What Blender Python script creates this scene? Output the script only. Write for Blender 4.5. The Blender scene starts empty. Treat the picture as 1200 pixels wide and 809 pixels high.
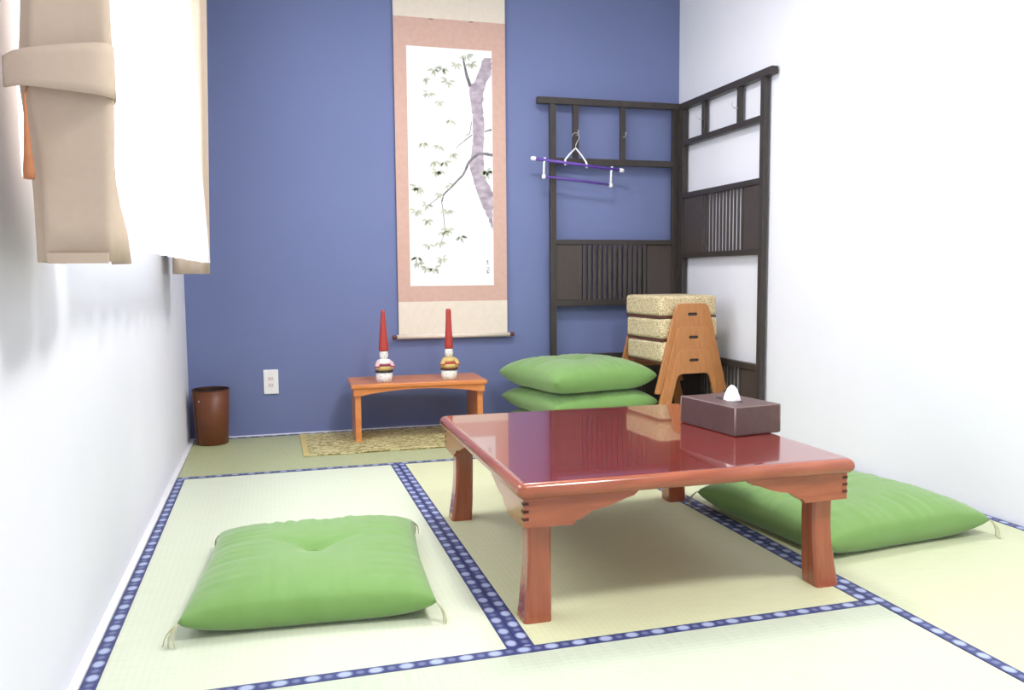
import bpy, bmesh, math, random
from mathutils import Vector, Matrix
PI = math.pi
random.seed(7)
S = bpy.context.scene
COL = S.collection

# ------------------------------------------------------------------ camera
F_PX, YAW, PITCH, ROLL = 975.22, 0.2800, 0.0851, -0.0080
CAM = Vector((0.3867, -4.3344, 0.8046))
fw = Vector((math.sin(YAW)*math.cos(PITCH), math.cos(YAW)*math.cos(PITCH), -math.sin(PITCH)))
r0 = Vector((math.cos(YAW), -math.sin(YAW), 0)); u0 = r0.cross(fw)
rr = r0*math.cos(ROLL) + u0*math.sin(ROLL); uu = -r0*math.sin(ROLL) + u0*math.cos(ROLL)
cd = bpy.data.cameras.new('camera'); cam = bpy.data.objects.new('camera', cd); COL.objects.link(cam)
cd.sensor_width = 36; cd.lens = 36*F_PX/1200; cd.clip_start = 0.02
M3 = Matrix((rr, uu, -fw)).transposed()
cam.matrix_world = Matrix.Translation(CAM) @ M3.to_4x4()
S.camera = cam

# ------------------------------------------------------------------ world, light, exposure
S.view_settings.view_transform = 'Standard'; S.view_settings.look = 'None'
S.view_settings.gamma = 1; S.view_settings.use_curve_mapping = False
S.view_settings.exposure = 0.12
w = bpy.data.worlds.new('sky'); S.world = w; w.use_nodes = True
w.node_tree.nodes['Background'].inputs[0].default_value = (0.86, 0.93, 1, 1)
w.node_tree.nodes['Background'].inputs[1].default_value = 2.0

def area(name, loc, rot, sx, sy, power, col=(1, 1, 1), shape='RECTANGLE'):
    l = bpy.data.lights.new(name, 'AREA'); l.shape = shape; l.size = sx; l.size_y = sy
    l.energy = power; l.color = col
    o = bpy.data.objects.new(name, l); COL.objects.link(o); o.location = loc; o.rotation_euler = rot
    return o
# daylight entering the window on the left wall (stands outside the pane)
area('window_daylight', (-0.35, -1.75, 1.55), (0, -PI/2, 0), 1.2, 1.9, 62, (0.93, 0.96, 1.0))
# lamps under the ceiling: the fixtures around them are built further down
LAMPS = [(1.55, -3.60, 2.30, 0.50, 38), (1.35, -1.45, 2.30, 0.46, 22)]
for lx, ly, lz, ls, lp in LAMPS:
    area('ceiling_lamp_light', (lx, ly, lz), (0, 0, 0), ls, ls, lp, (1.0, 0.985, 0.97), 'DISK')

# ------------------------------------------------------------------ materials
def nodes(name):
    m = bpy.data.materials.new(name); m.use_nodes = True
    nt = m.node_tree; return m, nt, nt.nodes, nt.links, nt.nodes['Principled BSDF']
def mat(name, c1, c2=None, scale=8, stretch=(1, 1, 1), rough=0.5, bump=0.0, bscale=None, spec=0.4, coat=0.0, metal=0.0,
        detail=4, sheen=0.0, coords='Object', coat_rough=0.05):
    m, nt, N, L, P = nodes(name)
    P.inputs['Roughness'].default_value = rough; P.inputs['Specular IOR Level'].default_value = spec
    P.inputs['Coat Weight'].default_value = coat; P.inputs['Coat Roughness'].default_value = coat_rough
    P.inputs['Metallic'].default_value = metal; P.inputs['Sheen Weight'].default_value = sheen
    c2 = c2 or tuple(x*0.92 for x in c1)
    tc = N.new('ShaderNodeTexCoord'); mp = N.new('ShaderNodeMapping'); mp.inputs['Scale'].default_value = stretch
    L.new(tc.outputs[coords], mp.inputs['Vector'])
    nz = N.new('ShaderNodeTexNoise'); nz.inputs['Scale'].default_value = scale; nz.inputs['Detail'].default_value = detail
    L.new(mp.outputs[0], nz.inputs['Vector'])
    cr = N.new('ShaderNodeValToRGB'); cr.color_ramp.elements[0].position = 0.3; cr.color_ramp.elements[1].position = 0.7
    cr.color_ramp.elements[0].color = (*c1, 1); cr.color_ramp.elements[1].color = (*c2, 1)
    L.new(nz.outputs['Fac'], cr.inputs[0]); L.new(cr.outputs[0], P.inputs['Base Color'])
    if bump:
        n2 = N.new('ShaderNodeTexNoise'); n2.inputs['Scale'].default_value = bscale or scale*6
        L.new(mp.outputs[0], n2.inputs['Vector'])
        b = N.new('ShaderNodeBump'); b.inputs['Strength'].default_value = bump; b.inputs['Distance'].default_value = 0.004
        L.new(n2.outputs['Fac'], b.inputs['Height']); L.new(b.outputs[0], P.inputs['Normal'])
    return m
def math_node(N, L, op, a, b=None, c=None):
    n = N.new('ShaderNodeMath'); n.operation = op
    for i, v in enumerate((a, b, c)):
        if v is None: continue
        if isinstance(v, (int, float)): n.inputs[i].default_value = v
        else: L.new(v, n.inputs[i])
    return n.outputs[0]
def tatami_mat(name, c1, c2, axis):
    """woven rush: fine ribs running along the long axis of the mat (0 = x, 1 = y)"""
    m, nt, N, L, P = nodes(name)
    P.inputs['Roughness'].default_value = 0.48; P.inputs['Specular IOR Level'].default_value = 0.35
    tc = N.new('ShaderNodeTexCoord'); mp = N.new('ShaderNodeMapping')
    mp.inputs['Scale'].default_value = (2, 40, 1) if axis else (40, 2, 1)
    L.new(tc.outputs['Object'], mp.inputs['Vector'])
    nz = N.new('ShaderNodeTexNoise'); nz.inputs['Scale'].default_value = 5; nz.inputs['Detail'].default_value = 5
    L.new(mp.outputs[0], nz.inputs['Vector'])
    cr = N.new('ShaderNodeValToRGB'); cr.color_ramp.elements[0].position = 0.3; cr.color_ramp.elements[1].position = 0.72
    cr.color_ramp.elements[0].color = (*c1, 1); cr.color_ramp.elements[1].color = (*c2, 1)
    L.new(nz.outputs['Fac'], cr.inputs[0])
    sp = N.new('ShaderNodeSeparateXYZ'); L.new(tc.outputs['Object'], sp.inputs[0])
    a = math_node(N, L, 'MULTIPLY', sp.outputs[0 if axis else 1], 2*PI/0.0155)
    rib = math_node(N, L, 'SINE', a)
    rib = math_node(N, L, 'MULTIPLY_ADD', rib, 0.5, 0.5)
    mx = N.new('ShaderNodeMixRGB'); mx.blend_type = 'MULTIPLY'
    fac = math_node(N, L, 'MULTIPLY', rib, 0.05); L.new(fac, mx.inputs[0])
    L.new(cr.outputs[0], mx.inputs[1]); mx.inputs[2].default_value = (0.55, 0.5, 0.35, 1)
    L.new(mx.outputs[0], P.inputs['Base Color'])
    b = N.new('ShaderNodeBump'); b.inputs['Strength'].default_value = 0.2; b.inputs['Distance'].default_value = 0.001
    L.new(rib, b.inputs['Height']); L.new(b.outputs[0], P.inputs['Normal'])
    return m
def border_mat():
    """navy brocade edging with a row of pale flower medallions, UV: u in metres, v across"""
    m, nt, N, L, P = nodes('tatami_border_brocade')
    P.inputs['Roughness'].default_value = 0.55
    uv = N.new('ShaderNodeUVMap'); sp = N.new('ShaderNodeSeparateXYZ'); L.new(uv.outputs[0], sp.inputs[0])
    u = math_node(N, L, 'DIVIDE', sp.outputs[0], 0.063); v = sp.outputs[1]
    def spot(off, vc, a, b, r0, r1):
        fu = math_node(N, L, 'FRACT', math_node(N, L, 'ADD', u, off))
        du = math_node(N, L, 'MULTIPLY', math_node(N, L, 'SUBTRACT', fu, 0.5), a)
        dv = math_node(N, L, 'MULTIPLY', math_node(N, L, 'SUBTRACT', v, vc), b)
        d = math_node(N, L, 'SQRT', math_node(N, L, 'ADD', math_node(N, L, 'MULTIPLY', du, du), math_node(N, L, 'MULTIPLY', dv, dv)))
        mr = N.new('ShaderNodeMapRange'); mr.inputs[1].default_value = r0; mr.inputs[2].default_value = r1
        mr.inputs[3].default_value = 1; mr.inputs[4].default_value = 0; L.new(d, mr.inputs[0]); return mr.outputs[0]
    s1 = spot(0, 0.5, 1.25, 0.80, 0.20, 0.36)
    s2 = math_node(N, L, 'MULTIPLY', spot(0.5, 0.5, 1.7, 0.9, 0.12, 0.30), 0.33)
    s = math_node(N, L, 'MINIMUM', math_node(N, L, 'ADD', s1, s2), 1.0)
    mx = N.new('ShaderNodeMixRGB'); L.new(s, mx.inputs[0])
    mx.inputs[1].default_value = (0.036, 0.046, 0.17, 1); mx.inputs[2].default_value = (0.40, 0.46, 0.66, 1)
    L.new(mx.outputs[0], P.inputs['Base Color'])
    return m
def sheer_mat():
    m, nt, N, L, P = nodes('sheer_lace')
    N.remove(P); out = N['Material Output']
    d = N.new('ShaderNodeBsdfDiffuse'); d.inputs[0].default_value = (0.93, 0.94, 0.96, 1)
    t = N.new('ShaderNodeBsdfTranslucent'); t.inputs[0].default_value = (0.95, 0.96, 0.98, 1)
    tr = N.new('ShaderNodeBsdfTransparent')
    m1 = N.new('ShaderNodeMixShader'); m1.inputs[0].default_value = 0.62
    L.new(d.outputs[0], m1.inputs[1]); L.new(t.outputs[0], m1.inputs[2])
    tc = N.new('ShaderNodeTexCoord'); wv = N.new('ShaderNodeTexWave'); wv.inputs['Scale'].default_value = 120
    L.new(tc.outputs['Object'], wv.inputs['Vector'])
    f = math_node(N, L, 'MULTIPLY_ADD', wv.outputs['Fac'], 0.12, 0.06)
    m2 = N.new('ShaderNodeMixShader'); L.new(f, m2.inputs[0])
    L.new(m1.outputs[0], m2.inputs[1]); L.new(tr.outputs[0], m2.inputs[2]); L.new(m2.outputs[0], out.inputs[0])
    return m
def drape_mat():
    m, nt, N, L, P = nodes('beige_drape')
    P.inputs['Roughness'].default_value = 0.8
    tc = N.new('ShaderNodeTexCoord'); nz = N.new('ShaderNodeTexNoise'); nz.inputs['Scale'].default_value = 60
    L.new(tc.outputs['Object'], nz.inputs['Vector'])
    cr = N.new('ShaderNodeValToRGB'); cr.color_ramp.elements[0].color = (0.68, 0.54, 0.42, 1); cr.color_ramp.elements[1].color = (0.73, 0.60, 0.475, 1)
    L.new(nz.outputs['Fac'], cr.inputs[0]); L.new(cr.outputs[0], P.inputs['Base Color'])
    t = N.new('ShaderNodeBsdfTranslucent'); L.new(cr.outputs[0], t.inputs[0])
    mx = N.new('ShaderNodeMixShader'); mx.inputs[0].default_value = 0.2
    L.new(P.outputs[0], mx.inputs[1]); L.new(t.outputs[0], mx.inputs[2]); L.new(mx.outputs[0], N['Material Output'].inputs[0])
    return m
def pane_mat():
    m, nt, N, L, P = nodes('window_glass'); N.remove(P)
    a = N.new('ShaderNodeBsdfTransparent'); g = N.new('ShaderNodeBsdfGlossy'); g.inputs['Roughness'].default_value = 0.02
    nz = N.new('ShaderNodeTexNoise'); f = math_node(N, L, 'MULTIPLY', nz.outputs['Fac'], 0.12)
    mx = N.new('ShaderNodeMixShader'); L.new(f, mx.inputs[0])
    L.new(a.outputs[0], mx.inputs[1]); L.new(g.outputs[0], mx.inputs[2]); L.new(mx.outputs[0], N['Material Output'].inputs[0])
    return m
def lamp_mat():
    m, nt, N, L, P = nodes('lamp_diffuser')
    P.inputs['Base Color'].default_value = (0.9, 0.9, 0.9, 1)
    P.inputs['Emission Color'].default_value = (1, 0.985, 0.97, 1); P.inputs['Emission Strength'].default_value = 6
    nz = N.new('ShaderNodeTexNoise'); nz.inputs['Scale'].default_value = 3
    f = math_node(N, L, 'MULTIPLY_ADD', nz.outputs['Fac'], 0.3, 5.5); L.new(f, P.inputs['Emission Strength'])
    return m
def woven_mat(name, c1, c2, c3, sc, vw=0.6, ww=0.55, bands='DIAGONAL'):
    m, nt, N, L, P = nodes(name); P.inputs['Roughness'].default_value = 0.7
    tc = N.new('ShaderNodeTexCoord')
    w1 = N.new('ShaderNodeTexWave'); w1.inputs['Scale'].default_value = sc; w1.inputs['Distortion'].default_value = 7
    w1.inputs['Detail Scale'].default_value = 3; w1.bands_direction = bands; L.new(tc.outputs['Object'], w1.inputs['Vector'])
    vo = N.new('ShaderNodeTexVoronoi'); vo.inputs['Scale'].default_value = sc*2.2; L.new(tc.outputs['Object'], vo.inputs['Vector'])
    a = math_node(N, L, 'MULTIPLY_ADD', vo.outputs['Distance'], vw, math_node(N, L, 'MULTIPLY', w1.outputs['Fac'], ww))
    cr = N.new('ShaderNodeValToRGB'); cr.color_ramp.elements[0].position = 0.2; cr.color_ramp.elements[0].color = (*c1, 1)
    e = cr.color_ramp.elements.new(0.45); e.color = (*c2, 1)
    cr.color_ramp.elements[-1].position = 0.75; cr.color_ramp.elements[-1].color = (*c3, 1)
    L.new(a, cr.inputs[0]); L.new(cr.outputs[0], P.inputs['Base Color'])
    b = N.new('ShaderNodeBump'); b.inputs['Strength'].default_value = 0.5; b.inputs['Distance'].default_value = 0.003
    L.new(a, b.inputs['Height']); L.new(b.outputs[0], P.inputs['Normal'])
    return m
def spotted(name, base, dot, sc, lim=0.3):
    m, nt, N, L, P = nodes(name); P.inputs['Roughness'].default_value = 0.45
    tc = N.new('ShaderNodeTexCoord'); vo = N.new('ShaderNodeTexVoronoi'); vo.inputs['Scale'].default_value = sc
    L.new(tc.outputs['Object'], vo.inputs['Vector'])
    cr = N.new('ShaderNodeValToRGB'); cr.color_ramp.interpolation = 'CONSTANT'
    cr.color_ramp.elements[0].color = (*dot, 1); cr.color_ramp.elements[1].position = lim; cr.color_ramp.elements[1].color = (*base, 1)
    L.new(vo.outputs['Distance'], cr.inputs[0]); L.new(cr.outputs[0], P.inputs['Base Color'])
    return m
M = dict(
    white_wall=mat('white_wall', (0.79, 0.79, 0.86), (0.81, 0.81, 0.875), 3, rough=0.75, bump=0.08, bscale=220, spec=0.2),
    ceiling=mat('ceiling_white', (0.82, 0.82, 0.82), (0.84, 0.84, 0.84), 3, rough=0.85),
    blue_wall=mat('blue_wall', (0.165, 0.200, 0.385), (0.175, 0.210, 0.40), 2.2, rough=0.7, bump=0.12, bscale=260, spec=0.25),
    trim=mat('white_trim', (0.82, 0.81, 0.82), (0.86, 0.85, 0.86), 8, rough=0.4),
    slab=mat('subfloor', (0.25, 0.22, 0.16), (0.3, 0.26, 0.2), 4, rough=0.9),
    t_back=tatami_mat('tatami_sheen_olive', (0.43, 0.46, 0.25), (0.49, 0.51, 0.29), 0),  # mat tones differ: the rush's direction-dependent sheen is put into the base colours
    t_a=tatami_mat('tatami_sheen_pale', (0.65, 0.70, 0.54), (0.71, 0.75, 0.60), 1),
    t_b=tatami_mat('tatami_sheen_straw', (0.62, 0.64, 0.395), (0.68, 0.69, 0.455), 1),
    t_front=tatami_mat('tatami_sheen_front', (0.53, 0.59, 0.46), (0.59, 0.64, 0.52), 0),
    t_right=tatami_mat('tatami_sheen_green', (0.57, 0.61, 0.40), (0.63, 0.66, 0.46), 1),
    border=border_mat(), sheer=sheer_mat(), drape=drape_mat(), glass=pane_mat(), lamp=lamp_mat(),
    table_top=mat('lacquered_top', (0.17, 0.011, 0.006), (0.22, 0.018, 0.009), 5, (1, 14, 1), 0.22, coat=1.0, spec=0.5, coat_rough=0.035),
    table_wood=mat('lacquered_wood', (0.30, 0.070, 0.030), (0.40, 0.105, 0.045), 4, (2, 2, 16), 0.25, coat=0.8, coat_rough=0.08),
    table_leg=mat('lacquered_leg', (0.29, 0.064, 0.027), (0.40, 0.105, 0.045), 4, (16, 16, 1.2), 0.25, coat=0.8, coat_rough=0.08),
    table_dark=mat('joint_dark', (0.06, 0.012, 0.008), (0.08, 0.016, 0.01), 20, rough=0.4),
    bench=mat('orange_wood', (0.62, 0.20, 0.055), (0.70, 0.26, 0.08), 6, (2, 20, 8), 0.35, coat=0.25),
    screen=mat('dark_stained_wood', (0.040, 0.033, 0.031), (0.052, 0.043, 0.039), 7, (6, 6, 1.5), 0.42),
    screen_panel=mat('dark_stained_board', (0.060, 0.047, 0.042), (0.074, 0.058, 0.052), 7, (10, 10, 1.2), 0.45),
    brass=mat('hinge_bronze', (0.20, 0.10, 0.05), (0.25, 0.13, 0.07), 30, rough=0.35, metal=0.8),
    steel=mat('hook_steel', (0.62, 0.62, 0.63), (0.7, 0.7, 0.7), 30, rough=0.3, metal=0.6),
    purple=mat('purple_plastic', (0.11, 0.05, 0.33), (0.13, 0.06, 0.38), 30, rough=0.3, spec=0.5),
    white_plastic=mat('white_plastic', (0.86, 0.85, 0.85), (0.9, 0.89, 0.89), 30, rough=0.35),
    slot=mat('dark_slot', (0.03, 0.02, 0.02), (0.04, 0.03, 0.03), 30, rough=0.6),
    pinkish=mat('socket_inset', (0.80, 0.70, 0.71), (0.84, 0.74, 0.75), 30, rough=0.4),
    green=mat('green_cotton', (0.180, 0.340, 0.095), (0.198, 0.362, 0.108), 18, rough=0.85, bump=0.10, bscale=500, spec=0.2, sheen=0.35),
    thread=mat('cream_thread', (0.50, 0.50, 0.30), (0.58, 0.58, 0.38), 60, rough=0.8),
    rush=woven_mat('woven_rush', (0.30, 0.20, 0.09), (0.60, 0.48, 0.27), (0.76, 0.65, 0.42), 48),
    rug=woven_mat('golden_straw', (0.20, 0.15, 0.04), (0.42, 0.35, 0.12), (0.66, 0.60, 0.33), 11, 0.35, 0.75, 'Y'),
    rug_hem=mat('straw_hem', (0.55, 0.44, 0.17), (0.62, 0.52, 0.22), 60, rough=0.8),
    ply=mat('stool_plywood', (0.42, 0.17, 0.055), (0.50, 0.215, 0.075), 6, (12, 2, 2), 0.42, coat=0.15),
    ply_edge=mat('stool_ply_edge', (0.52, 0.30, 0.13), (0.58, 0.35, 0.17), 10, rough=0.5),
    bin=mat('brown_bin', (0.135, 0.040, 0.016), (0.17, 0.052, 0.02), 4, (1, 1, 4), 0.4, spec=0.4),
    bin_dark=mat('bin_rim', (0.03, 0.014, 0.010), (0.04, 0.02, 0.013), 10, rough=0.45),
    leather=mat('brown_leather', (0.095, 0.050, 0.048), (0.115, 0.062, 0.06), 30, rough=0.42, bump=0.15, bscale=400),
    leather_edge=mat('leather_piping', (0.24, 0.18, 0.175), (0.28, 0.21, 0.2), 30, rough=0.4),
    tissue=mat('tissue_paper', (0.90, 0.90, 0.91), (0.93, 0.93, 0.94), 30, rough=0.8),
    pink=mat('scroll_brocade', (0.59, 0.375, 0.31), (0.63, 0.415, 0.35), 40, rough=0.75, bump=0.1),
    cream=mat('scroll_cream', (0.75, 0.66, 0.56), (0.79, 0.70, 0.60), 40, rough=0.75),
    paper=mat('painting_paper', (0.84, 0.87, 0.88), (0.88, 0.89, 0.90), 5, rough=0.8),
    ink_trunk=mat('ink_trunk', (0.30, 0.24, 0.30), (0.55, 0.48, 0.54), 22, (1, 1, 1.6), 0.8, detail=6),
    ink_branch=mat('ink_branch', (0.12, 0.11, 0.13), (0.28, 0.26, 0.29), 40, rough=0.8),
    ink_leaf=mat('ink_leaf', (0.42, 0.46, 0.40), (0.60, 0.61, 0.45), 14, rough=0.8),
    rod=mat('scroll_rod', (0.10, 0.03, 0.022), (0.14, 0.045, 0.03), 20, rough=0.35),
    orange=mat('terracotta_cord', (0.45, 0.17, 0.07), (0.52, 0.21, 0.10), 50, rough=0.7),
    doll_red=mat('doll_red', (0.40, 0.035, 0.027), (0.46, 0.05, 0.037), 20, rough=0.3, coat=0.3),
    doll_white=mat('doll_white', (0.83, 0.79, 0.74), (0.87, 0.83, 0.78), 40, rough=0.4),
    doll_gold=mat('doll_gold', (0.55, 0.38, 0.12), (0.66, 0.50, 0.20), 60, rough=0.4),
    doll_purple=mat('doll_crimson', (0.24, 0.02, 0.06), (0.30, 0.035, 0.09), 30, rough=0.4),
    doll_black=mat('doll_black', (0.02, 0.02, 0.022), (0.03, 0.03, 0.03), 30, rough=0.4),
    doll_pink=mat('doll_pink', (0.68, 0.42, 0.44), (0.72, 0.48, 0.5), 60, rough=0.5),
    skirt_blue=spotted('skirt_blue_print', (0.80, 0.78, 0.76), (0.22, 0.22, 0.45), 90, 0.26),
    skirt_green=spotted('skirt_green_print', (0.80, 0.82, 0.76), (0.18, 0.42, 0.30), 90, 0.26),
)

# ------------------------------------------------------------------ helpers
def add_box(bm, lo, hi):
    vs = [bm.verts.new((x, y, z)) for z in (lo[2], hi[2]) for y in (lo[1], hi[1]) for x in (lo[0], hi[0])]
    for f in ((0, 2, 3, 1), (4, 5, 7, 6), (0, 1, 5, 4), (2, 6, 7, 3), (0, 4, 6, 2), (1, 3, 7, 5)):
        bm.faces.new([vs[i] for i in f])
    return vs
def add_tube(bm, pts, r, n=8, cap=True, closed=False):
    pts = [Vector(p) for p in pts]; rings = []
    prev = None
    for i, p in enumerate(pts):
        if i == 0: t = pts[1]-pts[0]
        elif i == len(pts)-1: t = pts[-1]-pts[-2]
        else: t = pts[i+1]-pts[i-1]
        t.normalize()
        if prev is None:
            a = Vector((0, 0, 1)) if abs(t.z) < 0.9 else Vector((1, 0, 0)); u = t.cross(a).normalized()
        else:
            u = (prev - t*prev.dot(t)).normalized()
        prev = u; v = t.cross(u)
        rad = r[i] if isinstance(r, (list, tuple)) else r
        rings.append([bm.verts.new(p + (u*math.cos(2*PI*k/n)+v*math.sin(2*PI*k/n))*rad) for k in range(n)])
    for a, b in zip(rings, rings[1:]):
        for k in range(n): bm.faces.new((a[k], a[(k+1) % n], b[(k+1) % n], b[k]))
    if cap: bm.faces.new(rings[0][::-1]); bm.faces.new(rings[-1])
def add_lathe(bm, prof, n=24, sx=1, sy=1, cx=0, cy=0, cap=True):
    rings = [[bm.verts.new((cx+r*sx*math.cos(2*PI*k/n), cy+r*sy*math.sin(2*PI*k/n), z)) for k in range(n)] for r, z in prof]
    for a, b in zip(rings, rings[1:]):
        for k in range(n): bm.faces.new((a[k], a[(k+1) % n], b[(k+1) % n], b[k]))
    if cap: bm.faces.new(rings[0][::-1]); bm.faces.new(rings[-1])
def add_prism(bm, pts, axis, a, b):
    """polygon in the plane across 'axis' swept from a to b. pts: (x,z) for axis y, (y,z) for axis x, (x,y) for axis z"""
    def P(p, t): return {'y': (p[0], t, p[1]), 'x': (t, p[0], p[1]), 'z': (p[0], p[1], t)}[axis]
    A = [bm.verts.new(P(p, a)) for p in pts]; B = [bm.verts.new(P(p, b)) for p in pts]
    bm.faces.new(A); bm.faces.new(B[::-1]); n = len(pts)
    for i in range(n): bm.faces.new((A[i], B[i], B[(i+1) % n], A[(i+1) % n]))
def add_strip(bm, low, ztop, axis, a, b):
    """board with a flat top and a shaped lower edge: one box-like slice for each step of the lower edge"""
    def P(h, t, z): return (h, t, z) if axis == 'y' else (t, h, z)
    cols = [[bm.verts.new(P(h, t, z)) for t, z in ((a, zl), (b, zl), (b, ztop), (a, ztop))] for h, zl in low]
    for c, d in zip(cols, cols[1:]):
        for k in range(4): bm.faces.new((c[k], c[(k+1) % 4], d[(k+1) % 4], d[k]))
    bm.faces.new(cols[0]); bm.faces.new(cols[-1][::-1])
def BM(): return bmesh.new()
def finish(bm, name, smooth=False):
    bmesh.ops.recalc_face_normals(bm, faces=bm.faces)
    me = bpy.data.meshes.new(name); bm.to_mesh(me); bm.free()
    if smooth:
        for p in me.polygons: p.use_smooth = True
    return me
def obj(name, bm, m, parent=None, bevel=0, smooth=False, loc=None, rotz=0, seg=2, auto=False):
    me = bm if isinstance(bm, bpy.types.Mesh) else finish(bm, name, smooth)
    if not me.materials: me.materials.append(m if not isinstance(m, str) else M[m])
    o = bpy.data.objects.new(name, me); COL.objects.link(o)
    if parent: o.parent = parent
    if loc: o.location = loc
    o.rotation_euler.z = rotz
    if bevel:
        b = o.modifiers.new('bevel', 'BEVEL'); b.width = bevel; b.segments = seg; b.limit_method = 'ANGLE'; b.angle_limit = 0.6
    return o
def box(name, lo, hi, m, parent=None, bevel=0):
    bm = BM(); add_box(bm, lo, hi); return obj(name, bm, m, parent, bevel)
def thing(name, label, cat, loc=(0, 0, 0), rotz=0, group=None):
    o = bpy.data.objects.new(name, None); COL.objects.link(o); o.empty_display_size = 0.05
    o.location = loc; o.rotation_euler = (0, 0, rotz); tag(o, label, cat, group); return o
def tag(o, label, cat, group=None):
    o['label'] = label; o['category'] = cat
    if group: o['group'] = group
    return o
def struct(o, label=None, cat=None):
    o['kind'] = 'structure'
    if label: o['label'] = label
    if cat: o['category'] = cat
    return o
def dup(root, loc=None, rotz=None, label=None):
    r = root.copy(); COL.objects.link(r)
    if loc is not None: r.location = loc
    if rotz is not None: r.rotation_euler.z = rotz
    if label: r['label'] = label
    for ch in list(root.children):
        c = ch.copy(); COL.objects.link(c); c.parent = r
        for g in list(ch.children):
            d = g.copy(); COL.objects.link(d); d.parent = c
    return r
def curve_shape(outer, holes, thick, bevel=0.0):
    """flat plate with holes in local XY, extruded along Z (thickness), as a mesh"""
    cu = bpy.data.curves.new('tmp', 'CURVE'); cu.dimensions = '2D'; cu.fill_mode = 'BOTH'
    cu.extrude = thick/2-bevel; cu.bevel_depth = bevel; cu.bevel_resolution = 1
    for ol in [outer]+holes:
        s = cu.splines.new('POLY'); s.points.add(len(ol)-1); s.use_cyclic_u = True
        for p, q in zip(s.points, ol): p.co = (q[0], q[1], 0, 1)
    o = bpy.data.objects.new('tmp', cu); COL.objects.link(o)
    dg = bpy.context.evaluated_depsgraph_get(); me = bpy.data.meshes.new_from_object(o.evaluated_get(dg))
    bpy.data.objects.remove(o); bpy.data.curves.remove(cu)
    return me
def round_poly(pts, rads, n=5):
    out = []; N_ = len(pts)
    for i, p in enumerate(pts):
        p = Vector(p); a = Vector(pts[i-1]); b = Vector(pts[(i+1) % N_]); r = rads[i] if isinstance(rads, (list, tuple)) else rads
        if r <= 0: out.append((p.x, p.y)); continue
        da = (a-p).normalized(); db = (b-p).normalized(); ang = da.angle(db); d = min(r/math.tan(ang/2), (a-p).length*.49, (b-p).length*.49)
        s, e = p+da*d, p+db*d
        for k in range(n+1):
            t = k/n; q = s*(1-t)**2 + p*2*t*(1-t) + e*t*t; out.append((q.x, q.y))
    return out

# ------------------------------------------------------------------ the room
W1, W2, W3 = 0.88, 1.7775, 2.629
D1, D2, YF, H = 0.843, 2.6685, -5.3, 2.42
floor = struct(box('floor', (-0.14, YF, -0.12), (W3+0.12, 0.14, -0.031), 'slab'), 'tatami floor with navy patterned cloth borders', 'floor')
struct(box('ceiling', (-0.14, YF-0.12, H), (W3+0.12, 0.14, H+0.1), 'ceiling'), 'plain white ceiling above the room', 'ceiling')
struct(box('wall_back', (-0.14, 0.012, -0.12), (W3+0.12, 0.14, H), 'blue_wall'), 'matte dusty blue accent wall behind the scroll', 'wall')
struct(box('wall_right', (W3, YF, -0.12), (W3+0.12, 0.012, H), 'white_wall'), 'plain white wall behind the folding screen', 'wall')
struct(box('wall_front', (-0.14, YF-0.12, -0.12), (W3+0.12, YF, H), 'white_wall'), 'plain white wall opposite the blue one', 'wall')
# left wall with the window opening
WY0, WY1, WZ0, WZ1, XL = -2.70, -0.95, 0.98, 2.08, -0.022
bm = BM()
add_box(bm, (-0.14, YF, -0.12), (XL, WY0, H)); add_box(bm, (-0.14, WY1, -0.12), (XL, 0.012, H))
add_box(bm, (-0.14, WY0, -0.12), (XL, WY1, WZ0)); add_box(bm, (-0.14, WY0, WZ1), (XL, WY1, H))
struct(obj('wall_left', bm, 'white_wall'), 'plain white wall with the curtained window', 'wall')
# window: frame, two sashes with panes
win = thing('window_1', 'bright window behind the white sheer curtain', 'window', (-0.08, (WY0+WY1)/2, WZ0)); win['kind'] = 'structure'
hw, hh = (WY1-WY0)/2, WZ1-WZ0
for lo, hi in (((-0.03, -hw, 0), (0.03, hw, 0.04)), ((-0.03, -hw, hh-0.04), (0.03, hw, hh)), ((-0.03, -hw, 0.04), (0.03, -hw+0.04, hh-0.04)), ((-0.03, hw-0.04, 0.04), (0.03, hw, hh-0.04))):
    box('window_frame', lo, hi, 'trim', win, 0.002)
box('meeting_stile', (-0.02, -0.025, 0.04), (0.02, 0.025, hh-0.04), 'trim', win, 0.002)
box('pane', (-0.004, -hw+0.04, 0.04), (0.0, -0.025, hh-0.04), 'glass', win)
box('pane', (-0.004, 0.025, 0.04), (0.0, hw-0.04, hh-0.04), 'glass', win)
# slim white margins where the mats meet the walls
struct(box('baseboard_left', (XL, YF, -0.031), (-0.001, 0.0, 0.006), 'trim', bevel=0.002), 'slim white strip along the foot of the window wall', 'baseboard')
struct(box('baseboard_back', (XL, 0.0005, -0.031), (W3, 0.012, 0.0055), 'trim', bevel=0.002), 'slim white strip along the foot of the blue wall', 'baseboard')

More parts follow.
